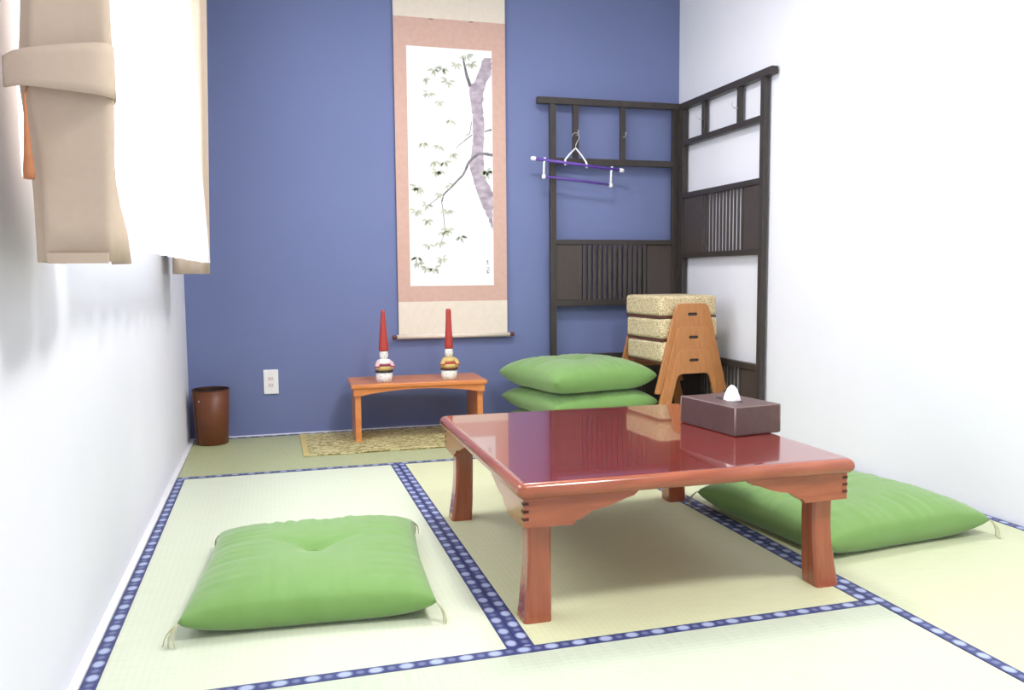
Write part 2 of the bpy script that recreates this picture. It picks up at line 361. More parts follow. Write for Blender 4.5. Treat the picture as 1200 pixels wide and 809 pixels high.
# tatami mats: each a piece of the floor, with its two cloth borders
BW = 0.031
def tatami(x0, x1, y0, y1, axis, m, flip=0):
    g = 0.0005
    o = box('tatami_mat', (x0+g, y0+g, -0.030), (x1-g, y1-g, 0.0), m, floor, 0.0015)
    ln = (y1-y0) if axis else (x1-x0)
    for side in (0, 1):
        bm = BM()
        if axis: a, b = ((x0+g, y0+g), (x0+BW, y1-g)) if side == 0 else ((x1-BW, y0+g), (x1-g, y1-g))
        else: a, b = ((x0+g, y0+g), (x1-g, y0+BW)) if side == 0 else ((x0+g, y1-BW), (x1-g, y1-g))
        add_box(bm, (a[0], a[1], -0.029), (b[0], b[1], 0.0012))
        uvl = bm.loops.layers.uv.new('UVMap')
        for f in bm.faces:
            for l in f.loops:
                c = l.vert.co
                if axis: l[uvl].uv = (c.y+0.0315*side, (c.x-a[0])/(b[0]-a[0]))
                else: l[uvl].uv = (c.x+0.0315*side, (c.y-a[1])/(b[1]-a[1]))
        obj('cloth_border', bm, 'border', o)
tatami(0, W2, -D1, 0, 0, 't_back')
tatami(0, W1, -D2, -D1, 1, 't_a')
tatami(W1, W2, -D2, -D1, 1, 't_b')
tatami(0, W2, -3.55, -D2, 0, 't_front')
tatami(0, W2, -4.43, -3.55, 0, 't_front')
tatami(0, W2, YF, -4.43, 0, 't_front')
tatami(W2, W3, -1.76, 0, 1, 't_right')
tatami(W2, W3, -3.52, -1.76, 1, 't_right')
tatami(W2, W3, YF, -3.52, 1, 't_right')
# borders of the mats A/B stop at the front mat, whose single border runs across: thin overlap handled by the mats themselves

# ------------------------------------------------------------------ low table
TX, TY, TZ = 1.3475, -2.113, 0.336
TWX, TWY = 0.885, 0.965
tb = thing('low_table', 'low square red-brown lacquered table with carved brackets and bowed legs', 'table', (TX, TY, 0), -0.010)
bm = BM()
prof = [(-0.020, 0.296), (-0.008, 0.300), (-0.002, 0.307), (0, 0.315), (-0.001, 0.324), (-0.005, 0.331), (-0.012, 0.3355), (-0.020, TZ)]
rings = []
for d, z in prof:
    hx, hy = TWX/2+d, TWY/2+d; rc = 0.014; ring = []
    for cx_, cy_, a0 in ((hx-rc, hy-rc, 0), (-hx+rc, hy-rc, PI/2), (-hx+rc, -hy+rc, PI), (hx-rc, -hy+rc, 3*PI/2)):
        for k in range(5):
            a = a0+k*PI/8; ring.append(bm.verts.new((cx_+rc*math.cos(a), cy_+rc*math.sin(a), z)))
    rings.append(ring)
for a, b in zip(rings, rings[1:]):
    n = len(a)
    for k in range(n): bm.faces.new((a[k], a[(k+1) % n], b[(k+1) % n], b[k]))
bm.faces.new(rings[0][::-1])
top_in = bm.faces.new(rings[-1])
me = finish(bm, 'tabletop', True)
for p in me.polygons:
    if len(p.vertices) > 4: p.use_smooth = False
me.materials.append(M['table_top']); me.materials.append(M['table_wood'])
for p in me.polygons:
    if not (len(p.vertices) > 4 and p.center.z > 0.33) and p.center.z < 0.3345: p.material_index = 1
obj('tabletop', me, 'table_top', tb)
def bracket_profile(half):
    p = [(-half, 0.231), (-half+0.120, 0.229), (-half+0.128, 0.240), (-half+0.140, 0.241), (-half+0.165, 0.258), (-half+0.190, 0.262),
         (-half+0.215, 0.268), (-half+0.250, 0.281), (-half+0.270, 0.286), (-half+0.280, 0.294), (-half+0.284, 0.3005)]
    q = [(-x, z) for x, z in p[::-1]]
    return p+q
AX, AY, AT = TWX/2-0.016, TWY/2-0.018, 0.020
for s in (-1, 1):
    bm = BM(); add_strip(bm, bracket_profile(AX), 0.302, 'y', s*AY, s*(AY-AT)); obj('apron', bm, 'table_wood', tb)
for s in (-1, 1):
    bm = BM(); add_strip(bm, bracket_profile(AY-AT-0.0005), 0.302, 'x', s*AX, s*(AX-AT)); obj('apron', bm, 'table_wood', tb)
# finger joints: dark end grain showing at the ends of the long aprons
for sx in (-1, 1):
    for sy in (-1, 1):
        bm = BM()
        for k in range(3):
            z = 0.247+k*0.018
            x0, x1 = sorted((sx*(AX+0.0008), sx*(AX-0.013))); y0, y1 = sorted((sy*(AY+0.0008), sy*(AY-0.012)))
            add_box(bm, (x0, y0, z), (x1, y1, z+0.007))
        obj('finger_joint', bm, 'table_dark', tb)
# four bowed legs: square section, curving outwards to the foot
lm = None
for sx, sy in ((-1, -1), (1, -1), (-1, 1), (1, 1)):
    bm = BM(); rings = []
    for i in range(13):
        t = i/12; z = 0.298*(1-t)
        out = 0.010*max(0, (t-0.4)/0.6)**1.8; hs = 0.0300-0.002*math.sin(PI*min(1, t/0.8))+0.0035*max(0, (t-.6)/.4)**1.5
        cx_ = sx*(AX-0.048+out); cy_ = sy*(AY-AT-0.036+out); c = 0.006
        pl = [(hs-c, -hs), (hs, -hs+c), (hs, hs-c), (hs-c, hs), (-hs+c, hs), (-hs, hs-c), (-hs, -hs+c), (-hs+c, -hs)]
        rings.append([bm.verts.new((cx_+a, cy_+b, z)) for a, b in pl])
    for a, b in zip(rings, rings[1:]):
        for k in range(8): bm.faces.new((a[k], a[(k+1) % 8], b[(k+1) % 8], b[k]))
    bm.faces.new(rings[0]); bm.faces.new(rings[-1][::-1])
    obj('leg', bm, 'table_leg', tb)

# ------------------------------------------------------------------ floor cushions
def cushion_mesh(wx, wy, ht, seed, dimple=0.018, wr=0.010, flat=False, sag=0.0):
    rnd = random.Random(seed); n = 56; bm = BM(); ph = [rnd.uniform(0, 6.28) for _ in range(10)]
    hb = ht*0.42; seam = hb
    def P(u, v, top):
        e = max(0, (1-abs(u)**3.6))*max(0, (1-abs(v)**3.6)); sh = e**0.42
        # edges drawn in between the pointed corners
        kx = 1-0.030*(1-v*v)+0.010*abs(u*v); ky = 1-0.030*(1-u*u)+0.010*abs(u*v)
        x, y = u*wx/2*kx, v*wy/2*ky
        edge = (1-e)
        wrk = 0.0
        for i, (a, b) in enumerate(((u, v), (v, u))):
            near = max(0, (abs(b)-0.40)/0.60); near = near*(1-abs(b)**3)*1.7
            wrk += wr*near*(math.sin(a*27+ph[i]+3*math.sin(a*7+ph[i+2]))*0.6+math.sin(a*52+ph[i+4])*0.4)*max(0, 1-abs(a)*1.05)
        low = math.sin(u*2.7+ph[6])*math.sin(v*2.3+ph[7])*0.004*sh
        if top:
            z = seam+(ht-hb)*sh+wrk+low
            r = math.hypot(u, v*1.0)
            z -= dimple*math.exp(-(r/0.13)**2)+dimple*0.55*math.exp(-(r/0.42)**2)
            # creases running from the tie towards the corners away from it
            for ang in (0.45, 2.7):
                du, dv = math.cos(ang), math.sin(ang); s = u*du+v*dv; t = -u*dv+v*du
                if s > 0: z -= dimple*0.75*math.exp(-(t/0.045)**2)*math.exp(-(s/0.40)**2)
        else:
            z = max(seam-hb*min(1, sh*1.55), 0)
        z -= sag*(abs(u*v))**2
        return (x, y, max(z, 0.0))
    g = {}
    for side in (1, 0):
        for i in range(n+1):
            for j in range(n+1):
                u, v = math.sin((i/n-0.5)*PI)*0.35+(2*i/n-1)*0.65, math.sin((j/n-0.5)*PI)*0.35+(2*j/n-1)*0.65
                edge_ = i in (0, n) or j in (0, n)
                if not side and edge_: g[(0, i, j)] = g[(1, i, j)]; continue
                g[(side, i, j)] = bm.verts.new(P(u, v, side))
        for i in range(n):
            for j in range(n):
                q = [g[(side, i, j)], g[(side, i+1, j)], g[(side, i+1, j+1)], g[(side, i, j+1)]]
                bm.faces.new(q if side else q[::-1])
    return finish(bm, 'cover', True), hb
def tassel(parent, p, d, seed, length=0.065):
    rnd = random.Random(seed); bm = BM(); p = Vector(p); d = Vector((d[0], d[1], 0)).normalized(); sd = Vector((-d.y, d.x, 0))
    for k in range(4):
        a = rnd.uniform(-0.5, 0.5); b = rnd.uniform(0.6, 1.1); pts = []
        for i in range(9):
            t = i/8
            q = p+d*(length*0.42*b*math.sin(t*2.2))+sd*(a*length*t*0.6)
            q.z = max(0.003, p.z*(1-t*1.25)+0.006*math.sin(PI*t)); pts.append(q+d*(0.02*max(0, t-0.75)*b))
        add_tube(bm, pts, 0.0016, 5)
    obj('tassel', bm, 'thread', parent)
def cushion(loc, rotz, wx, wy, ht, seed, label, group=None, tufts=True, dimple=0.018, tilt=None, sag=0.0, tl=0.065):
    c = thing('floor_cushion', label, 'cushion', loc, rotz, group)
    me, hb = cushion_mesh(wx, wy, ht, seed, dimple, sag=sag)
    obj('cover', me, 'green', c)
    bm = BM(); zc = ht-dimple*1.5-0.002
    add_tube(bm, [(-0.008, 0, zc), (0, 0.003, zc+0.003), (0.008, 0, zc)], 0.0015, 5); obj('center_tie', bm, 'green', c)
    if tufts:
        for sx, sy in ((-1, -1), (1, -1), (-1, 1), (1, 1)):
            tassel(c, (sx*wx/2*1.005, sy*wy/2*1.005, hb), (sx, sy), seed*10+sx+2*sy, tl)
    return c
cushion((0.474, -2.140, 0), -0.080, 0.565, 0.635, 0.112, 3, 'green floor cushion with corner tassels lying alone on the pale mat below the window')
cushion((2.114, -2.085, 0), 0.10, 0.620, 0.62, 0.125, 5, 'green floor cushion with corner tassels lying between the lacquered table and the plain white wall')
stk = 'stacked green cushions by the screen'
for k, (dx, dy, a, lb) in enumerate(((0.0, 0.0, 0.20, 'green floor cushion at the bottom of the stack beside the stools'),
                                     (0.012, 0.0, 0.18, 'green floor cushion in the middle of the stack beside the stools'),
                                     (0.0, -0.01, 0.21, 'plump green floor cushion on top of the stack beside the stools'))):
    cushion((1.845+dx, -0.415+dy, k*0.122), a, 0.575, 0.565, 0.128 if k < 2 else 0.145, 11+k, lb, stk, False, 0.010 if k < 2 else 0.022)

# ------------------------------------------------------------------ stacked stools
def stool_panel():
    hb, ht_, zt, sh = 0.200, 0.086, 0.430, 0.110
    sl = (hb-ht_)/zt
    ow = lambda z: hb-sl*z
    outer = [(-ow(0), 0), (-ow(zt), zt), (ow(zt), zt), (ow(0), 0), (ow(sh)+0.0030, 0), (ow(zt)+0.0030, zt-sh-0.0030), (-ow(zt)-0.0030, zt-sh-0.0030), (-ow(sh)-0.0030, 0)]
    outer = round_poly(outer, [0.004, 0.034, 0.034, 0.004, 0.004, 0.036, 0.036, 0.004])
    zc = 0.380; hole = round_poly([(-0.028, zc-0.009), (0.028, zc-0.009), (0.028, zc+0.009), (-0.028, zc+0.009)], 0.008, 3)
    return curve_shape(outer, [hole], 0.016, 0.0022)
pm = stool_panel()
SW, SL = 0.325, 0.352
def rounded_block(bm, hx, hy, z0, z1, r=0.014):
    prof = [(-r, z0), (-r*0.3, z0+r*0.3), (0, z0+r), (0, z1-r), (-r*0.3, z1-r*0.3), (-r, z1)]
    rings = []
    for d, z in prof:
        ring = []
        for cx_, cy_, a0 in ((1, 1, 0), (-1, 1, PI/2), (-1, -1, PI), (1, -1, 3*PI/2)):
            for k in range(5):
                a = a0+k*PI/8; rc = 0.02
                ring.append(bm.verts.new((cx_*(hx+d-rc)+rc*math.cos(a), cy_*(hy+d-rc)+rc*math.sin(a), z)))
        rings.append(ring)
    for a, b in zip(rings, rings[1:]):
        for k in range(len(a)): bm.faces.new((a[k], a[(k+1) % len(a)], b[(k+1) % len(a)], b[k]))
    bm.faces.new(rings[0][::-1]); bm.faces.new(rings[-1])
st = thing('stacking_stool', 'woven rush stool with plywood ends, at the bottom of the stool stack', 'stool', (2.335, -0.502, 0), 0.075, 'stools stacked in the corner')
bm = BM(); rounded_block(bm, SW/2, SL/2, 0.371, 0.470); obj('seat', bm, 'rush', st, smooth=False)
box('seat_board', (-SW/2+0.004, -SL/2+0.004, 0.3615), (SW/2-0.004, SL/2-0.004, 0.371), 'rod', st, 0.001)
for s in (-1, 1):
    o = obj('end_panel', pm, 'ply', st); o.location = (0, s*(SL/2+0.0245), 0); o.rotation_euler = (PI/2, 0, 0)
for o in st.children:
    if o.name.startswith('end_panel'):
        box('handle_recess', (-0.027, 0.371, -0.006), (0.027, 0.389, 0.006), 'slot', o)
for s in (-1, 1):
    y0, y1 = sorted((s*(SL/2-0.004), s*(SL/2+0.0167))); box('fixing_block', (-0.06, y0, 0.395), (0.06, y1, 0.425), 'ply', st)
dup(st, (2.335, -0.494, 0.1115), 0.075, 'woven rush stool with plywood ends, in the middle of the stool stack')
dup(st, (2.333, -0.486, 0.2230), 0.075, 'woven rush stool with plywood ends, topmost of the stool stack')

# ------------------------------------------------------------------ folding screen
sc = thing('folding_screen', 'dark stained two-panel lattice folding screen standing in the corner', 'screen', (2.6, -0.05, 0))
O = Vector((2.6, -0.05, 0))
PT = 0.028
# local helpers: panel 1 lies along x close to the blue wall, panel 2 along y close to the white wall
def bar1(name, x0, x1, z0, z1, m='screen', t=PT, off=0.0, parent=None):
    yb = -0.030-off
    return box(name, (x0-O.x, yb-t-O.y, z0), (x1-O.x, yb-O.y, z1), m, parent or sc, 0.0018)
XB = 2.616
def bar2(name, y0, y1, z0, z1, m='screen', t=PT, off=0.0, parent=None):
    return box(name, (XB-off-t-O.x, y0-O.y, z0), (XB-off-O.x, y1-O.y, z1), m, parent or sc, 0.0018)
# panel 1
bar1('top_rail', 1.768, 2.598, 1.706, 1.740, t=PT+0.006, off=-0.003)
bar1('post', 1.838, 1.871, 0.0, 1.706); bar1('post', 2.560, 2.597, 0.0, 1.706)
v1 = bar1('lattice_bar', 1.970, 2.000, 1.424, 1.706, t=0.022, off=0.003); v2 = bar1('lattice_bar', 2.246, 2.274, 1.424, 1.706, t=0.022, off=0.003)
bar1('rail', 1.871, 2.560, 1.390, 1.424); bar1('rail', 1.871, 2.560, 0.962, 0.988); bar1('rail', 1.871, 2.560, 0.627, 0.662)
bar1('rail', 1.871, 2.560, 0.335, 0.362); bar1('rail', 1.871, 2.560, 0.025, 0.055)
for z0, z1 in ((0.662, 0.962), (0.055, 0.335)):
    bar1('board', 1.871, 2.020, z0, z1, 'screen_panel', 0.012, 0.008); bar1('board', 2.410, 2.560, z0, z1, 'screen_panel', 0.012, 0.008)
    for k in range(13):
        x = 2.020+0.015+k*0.030
        bar1('slat', x-0.0095, x+0.0095, z0, z1, 'screen_panel', 0.012, 0.008)
# panel 2
bar2('top_rail', -0.965, -0.068, 1.700, 1.734, t=PT+0.006, off=-0.003)
bar2('post', -0.905, -0.872, 0.0, 1.700); bar2('post', -0.118, -0.068, 0.0, 1.700)
w1 = bar2('lattice_bar', -0.345, -0.317, 1.530, 1.700, t=0.024, off=0.002); w2 = bar2('lattice_bar', -0.690, -0.664, 1.530, 1.700, t=0.024, off=0.002)
for z0, z1 in ((1.500, 1.530), (1.215, 1.243), (0.886, 0.914), (0.335, 0.366), (0.025, 0.055)): bar2('rail', -0.872, -0.118, z0, z1)
for z0, z1 in ((0.914, 1.215), (0.055, 0.335)):
    bar2('board', -0.872, -0.730, z0, z1, 'screen_panel', 0.012, 0.008); bar2('board', -0.330, -0.118, z0, z1, 'screen_panel', 0.012, 0.008)
    for k in range(12):
        y = -0.730+0.0167+k*0.0333
        bar2('slat', y-0.0080, y+0.0080, z0, z1, 'screen_panel', 0.007, 0.012)
for z in (1.60, 0.80, 0.15):
    bm = BM(); add_tube(bm, [(2.594-O.x, -0.064-O.y, z-0.03), (2.594-O.x, -0.064-O.y, z+0.03)], 0.005, 10); obj('hinge', bm, 'brass', sc)
# small coat hooks screwed to the lattice bars
def hook1(x, z, par):
    bm = BM(); y = -0.056-O.y; X = x-O.x
    add_tube(bm, [(X, y+0.004, z), (X, y-0.018, z-0.002), (X, y-0.030, z+0.004), (X, y-0.034, z+0.016)], 0.0028, 8)
    add_lathe(bm, [(0.0001, z+0.014), (0.004, z+0.017), (0.004, z+0.021), (0.0001, z+0.024)], 8, cx=X, cy=y-0.034)
    obj('coat_hook', bm, 'steel', par)
def hook2(y, z, par):
    bm = BM(); X = XB-0.026-O.x; Y = y-O.y
    add_tube(bm, [(X+0.004, Y, z), (X-0.018, Y, z-0.002), (X-0.030, Y, z+0.004), (X-0.034, Y, z+0.016)], 0.0028, 8)
    add_lathe(bm, [(0.0001, z+0.014), (0.004, z+0.017), (0.004, z+0.021), (0.0001, z+0.024)], 8, cx=X-0.034, cy=Y)
    obj('coat_hook', bm, 'steel', par)
hook1(1.985, 1.545, v1); hook1(2.260, 1.545, v2); hook2(-0.331, 1.61, w1); hook2(-0.677, 1.60, w2)

# ------------------------------------------------------------------ clothes hanger on the screen
hg = thing('clothes_hanger', 'purple clothes hanger with white plastic fittings hooked on the dark screen', 'hanger', (1.966, -0.095, 1.38))
HO = Vector((1.966, -0.095, 1.38))
def hp(x, z, dy=0.0): return Vector((x, -0.095+dy, z))-HO
def slope(x): return 1.387+(x-1.966)*(-0.098)
bm = BM(); add_tube(bm, [hp(1.742, slope(1.742)), hp(2.222, slope(2.222))], 0.0085, 12); obj('shoulder_bar', bm, 'purple', hg, smooth=True)
bm = BM(); add_tube(bm, [hp(1.788, slope(1.788)-0.085), hp(2.168, slope(2.168)-0.085)], 0.0062, 10); obj('trouser_bar', bm, 'purple', hg, smooth=True)
for x, d in ((1.735, -1), (2.228, 1)):
    bm = BM(); z = slope(x)
    add_tube(bm, [hp(x-d*0.008, z+d*0.0008), hp(x, z), hp(x+d*0.014, z-d*0.0012), hp(x+d*0.018, z-d*0.0016)], [0.0105, 0.0115, 0.0105, 0.006], 12); obj('end_cap', bm, 'white_plastic', hg, smooth=True)
for x, d in ((1.790, -1), (2.172, 1)):
    bm = BM(); z = slope(x)
    add_tube(bm, [hp(x+0.004, z+0.014), hp(x+0.006, z), hp(x, z-0.012), hp(x-0.002, z-0.085)], [0.0055, 0.0065, 0.006, 0.006], 8)
    add_lathe(bm, [(0.001, z-0.101-HO.z), (0.010, z-0.096-HO.z), (0.0115, z-0.086-HO.z), (0.009, z-0.076-HO.z), (0.001, z-0.073-HO.z)], 12, cx=x-0.002-HO.x, cy=0)
    obj('bar_holder', bm, 'white_plastic', hg, smooth=True)
for x, d in ((1.908, -1), (2.030, 1)):
    bm = BM(); z = slope(x)
    add_tube(bm, [hp(1.968, 1.472), hp((1.968+x)/2+d*0.003, (1.472+z)/2+0.008), hp(x-d*0.002, z+0.018), hp(x, z+0.004), hp(x, z-0.013)], [0.004, 0.0042, 0.005, 0.0075, 0.006], 8); obj('arm', bm, 'white_plastic', hg, smooth=True)
bm = BM(); pts = [hp(1.968, 1.470), hp(1.968, 1.486), hp(1.974, 1.500)]
for k in range(12):
    a = -0.9+k*0.36; pts.append(hp(1.968+0.020*math.cos(a), 1.530+0.0225*math.sin(a)))
add_tube(bm, pts, 0.0017, 6); obj('hook', bm, 'steel', hg, smooth=True)

# ------------------------------------------------------------------ hanging scroll
sr = thing('hanging_scroll', 'tall hanging scroll with pink brocade mount and painted tree on pale paper', 'scroll', (1.315, 0.0, 0.46))
SO = Vector((1.315, 0.0, 0.46))
YS = -0.004
def sbox(name, x0, x1, z0, z1, y0, y1, m, par=None): return box(name, (x0-SO.x, y0, z0-SO.z), (x1-SO.x, y1, z1-SO.z), m, par or sr)
mount = sbox('pink_mount', 1.018, 1.606, 0.664, 2.114, YS-0.002, YS, 'pink')
sbox('bottom_cloth', 1.018, 1.606, 0.480, 0.664, YS-0.0022, YS, 'cream'); topc = sbox('top_cloth', 1.018, 1.606, 2.114, 2.375, YS-0.0022, YS, 'cream')
pt = sbox('painting', 1.083, 1.533, 0.746, 1.970, YS-0.0028, YS-0.002, 'paper')
for x in (1.212, 1.424):
    sbox('hanging_strip', x-0.011, x+0.011, 2.112, 2.374, YS-0.0045, YS-0.0023, 'cream')
    sbox('strip_tip', x-0.011, x+0.011, 2.108, 2.1118, YS-0.0045, YS-0.0023, 'rod')
bm = BM(); add_tube(bm, [(1.006-SO.x, YS-0.012, 0.482-SO.z), (1.616-SO.x, YS-0.012, 0.480-SO.z)], 0.0115, 14); roll = obj('bottom_roller', bm, 'cream', sr, smooth=True)
for x, d in ((1.006, -1), (1.616, 1)):
    bm = BM(); add_tube(bm, [(x-SO.x, YS-0.012, 0.481-SO.z), (x+d*0.004-SO.x, YS-0.012, 0.481-SO.z), (x+d*0.020-SO.x, YS-0.012, 0.481-SO.z), (x+d*0.024-SO.x, YS-0.012, 0.481-SO.z)], [0.009, 0.0105, 0.0125, 0.009], 14)
    obj('roller_knob', bm, 'rod', roll, smooth=True)
bm = BM(); add_tube(bm, [(1.012-SO.x, YS-0.006, 2.375-SO.z), (1.612-SO.x, YS-0.006, 2.375-SO.z)], 0.007, 10); obj('top_rod', bm, 'rod', sr, smooth=True)
# the painting: trunk, boughs, leaves and a small signature, brushed flat on the paper
YP = YS-0.0031
def flat(bm, pts): bm.faces.new([bm.verts.new((x-SO.x, YP, z-SO.z)) for x, z in pts])
TL = [(1.49, 1.933), (1.441, 1.811), (1.411, 1.781), (1.416, 1.691), (1.427, 1.612), (1.425, 1.486), (1.404, 1.383), (1.423, 1.304), (1.438, 1.262), (1.482, 1.153), (1.517, 1.072), (1.5325, 1.025)]
TR = [(1.532, 1.933), (1.531, 1.856), (1.495, 1.791), (1.478, 1.682), (1.487, 1.615), (1.485, 1.5), (1.484, 1.362), (1.497, 1.306), (1.531, 1.236), (1.532, 1.142), (1.5325, 1.061), (1.5328, 1.024)]
bm = BM(); rnd = random.Random(2); prev = None
for i in range(len(TL)-1):
    for k in range(6):
        t = k/6; j = lambda: rnd.uniform(-0.004, 0.004)
        a = (TL[i][0]*(1-t)+TL[i+1][0]*t+j(), TL[i][1]*(1-t)+TL[i+1][1]*t); b = (min(1.5328, TR[i][0]*(1-t)+TR[i+1][0]*t+j()), TR[i][1]*(1-t)+TR[i+1][1]*t)
        if prev: flat(bm, [prev[0], prev[1], b, a])
        prev = (a, b)
obj('painted_trunk', bm, 'ink_trunk', pt)
YP -= 0.0002
def brush(bm, pts, w0, w1):
    n = len(pts)
    for i in range(n-1):
        a, b = Vector(pts[i]), Vector(pts[i+1]); d = (b-a).normalized(); nn = Vector((-d.y, d.x)); wa = w0+(w1-w0)*i/(n-1); wb = w0+(w1-w0)*(i+1)/(n-1)
        flat(bm, [tuple(a+nn*wa), tuple(b+nn*wb), tuple(b-nn*wb), tuple(a-nn*wa)])
bm = BM(); brush(bm, [(1.532, 1.432), (1.49, 1.439), (1.455, 1.436), (1.425, 1.414), (1.4, 1.388), (1.385, 1.352), (1.37, 1.324), (1.34, 1.295), (1.305, 1.258), (1.268, 1.225), (1.255, 1.185)], 0.008, 0.004); obj('painted_bough', bm, 'ink_branch', pt)
bm = BM(); brush(bm, [(1.378, 1.931), (1.388, 1.88), (1.397, 1.837), (1.417, 1.782)], 0.004, 0.009); obj('painted_bough', bm, 'ink_branch', pt)
bm = BM(); brush(bm, [(1.528, 1.565), (1.49, 1.553)], 0.006, 0.003); obj('painted_bough', bm, 'ink_branch', pt)
bm = BM(); brush(bm, [(1.424, 1.535), (1.39, 1.51), (1.33, 1.46)], 0.003, 0.0015); obj('painted_bough', bm, 'ink_branch', pt)
bm = BM(); brush(bm, [(1.268, 1.225), (1.23, 1.20), (1.18, 1.16)], 0.0025, 0.0015); obj('painted_bough', bm, 'ink_branch', pt)
bm = BM(); brush(bm, [(1.255, 1.185), (1.265, 1.10), (1.27, 1.02), (1.24, 0.96)], 0.0025, 0.001); obj('painted_bough', bm, 'ink_branch', pt)
bm = BM(); brush(bm, [(1.42, 1.60), (1.41, 1.54), (1.39, 1.531)], 0.002, 0.002); obj('painted_bough', bm, 'ink_branch', pt)
LC = [(1.225, 1.849), (1.271, 1.858), (1.178, 1.802), (1.3, 1.792), (1.194, 1.725), (1.251, 1.689), (1.308, 1.596), (1.161, 1.472), (1.248, 1.463), (1.318, 1.426), (1.217, 1.383), (1.27, 1.379), (1.24, 1.333), (1.496, 1.339), (1.342, 1.884), (1.418, 1.889), (1.395, 1.927),
      (1.234, 1.332), (1.145, 1.234), (1.286, 1.265), (1.244, 1.219), (1.179, 1.16), (1.12, 1.126), (1.284, 1.128), (1.177, 1.081), (1.265, 1.018), (1.353, 0.995), (1.288, 1.035), (1.24, 0.966), (1.181, 0.949), (1.122, 0.885), (1.125, 0.857), (1.208, 0.827), (1.173, 0.833), (1.251, 0.879), (1.504, 1.334), (1.125, 1.25)]
YP -= 0.0001
bm = BM(); rnd = random.Random(5)
for cx_, cz_ in LC:
    k = rnd.randint(4, 6); a0 = rnd.uniform(0, 6)
    for i in range(k):
        a = -PI/2+(i-(k-1)/2)*0.62+rnd.uniform(-0.25, 0.25)+0.4*math.sin(a0); ln = rnd.uniform(0.026, 0.042); wd = ln*0.17
        d = Vector((math.cos(a), math.sin(a))); nn = Vector((-d.y, d.x)); c = Vector((cx_, cz_+0.014))+d*0.004
        pts = [c, c+d*ln*0.35+nn*wd, c+d*ln*0.7+nn*wd*0.7, c+d*ln, c+d*ln*0.7-nn*wd*0.7, c+d*ln*0.35-nn*wd]
        pts = [(min(max(p.x, 1.085), 1.531), p.y) for p in pts]
        try: flat(bm, pts)
        except ValueError: pass
o = obj('painted_leaves', bm, 'ink_leaf', pt); o['kind'] = 'stuff'
bm = BM()
for x, z, dx, dz in ((1.492, 0.873, 0.014, 0.002), (1.498, 0.880, 0.001, -0.016), (1.493, 0.862, 0.012, -0.003), (1.494, 0.838, 0.014, 0.003), (1.494, 0.830, 0.004, -0.014), (1.506, 0.838, 0.001, -0.018), (1.493, 0.812, 0.016, 0.001), (1.500, 0.826, 0.0, -0.018)):
    brush(bm, [(x, z), (x+dx, z+dz)], 0.0016, 0.0016)
o = obj('signature', bm, 'ink_branch', pt); o['kind'] = 'stuff'

# ------------------------------------------------------------------ little bench with two dolls, on the straw rug
rg = thing('straw_rug', 'thin golden woven straw rug under the orange bench', 'rug', (0.98, -0.31, 0.0013))
bm = BM(); add_box(bm, (-0.455, -0.262, 0), (0.455, 0.262, 0.005)); obj('weave', bm, 'rug', rg, 0.001)
for s in (-1, 1): box('hem', (s*0.4675-0.0125, -0.262, 0), (s*0.4675+0.0125, 0.262, 0.0055), 'rug_hem', rg, 0.001)
BX, BY, BZ = 1.068, -0.222, 0.0070
bn = thing('bench', 'small low orange wooden bench with arched apron against the blue wall', 'bench', (BX, BY, BZ), -0.030)
HB = 0.280
bm = BM(); add_box(bm, (-0.330, -0.160, HB-0.020), (0.330, 0.160, HB)); obj('bench_top', bm, 'bench', bn, 0.004)
arch = [(-0.318, HB-0.056), (-0.290, HB-0.0565)]
for k in range(13):
    t = k/12; x = -0.285+0.57*t; arch.append((x, HB-0.0565+0.026*math.sin(PI*t)**0.75))
arch += [(0.290, HB-0.0565), (0.318, HB-0.056)]
for y0, y1 in ((-0.150, -0.136), (0.136, 0.150)):
    bm = BM(); add_strip(bm, arch, HB-0.0205, 'y', y0, y1); obj('apron', bm, 'bench', bn)
for sx in (-1, 1):
    box('end_board', (sx*0.298-0.014, -0.1355, 0), (sx*0.298+0.014, 0.1355, HB-0.0205), 'bench', bn, 0.002)
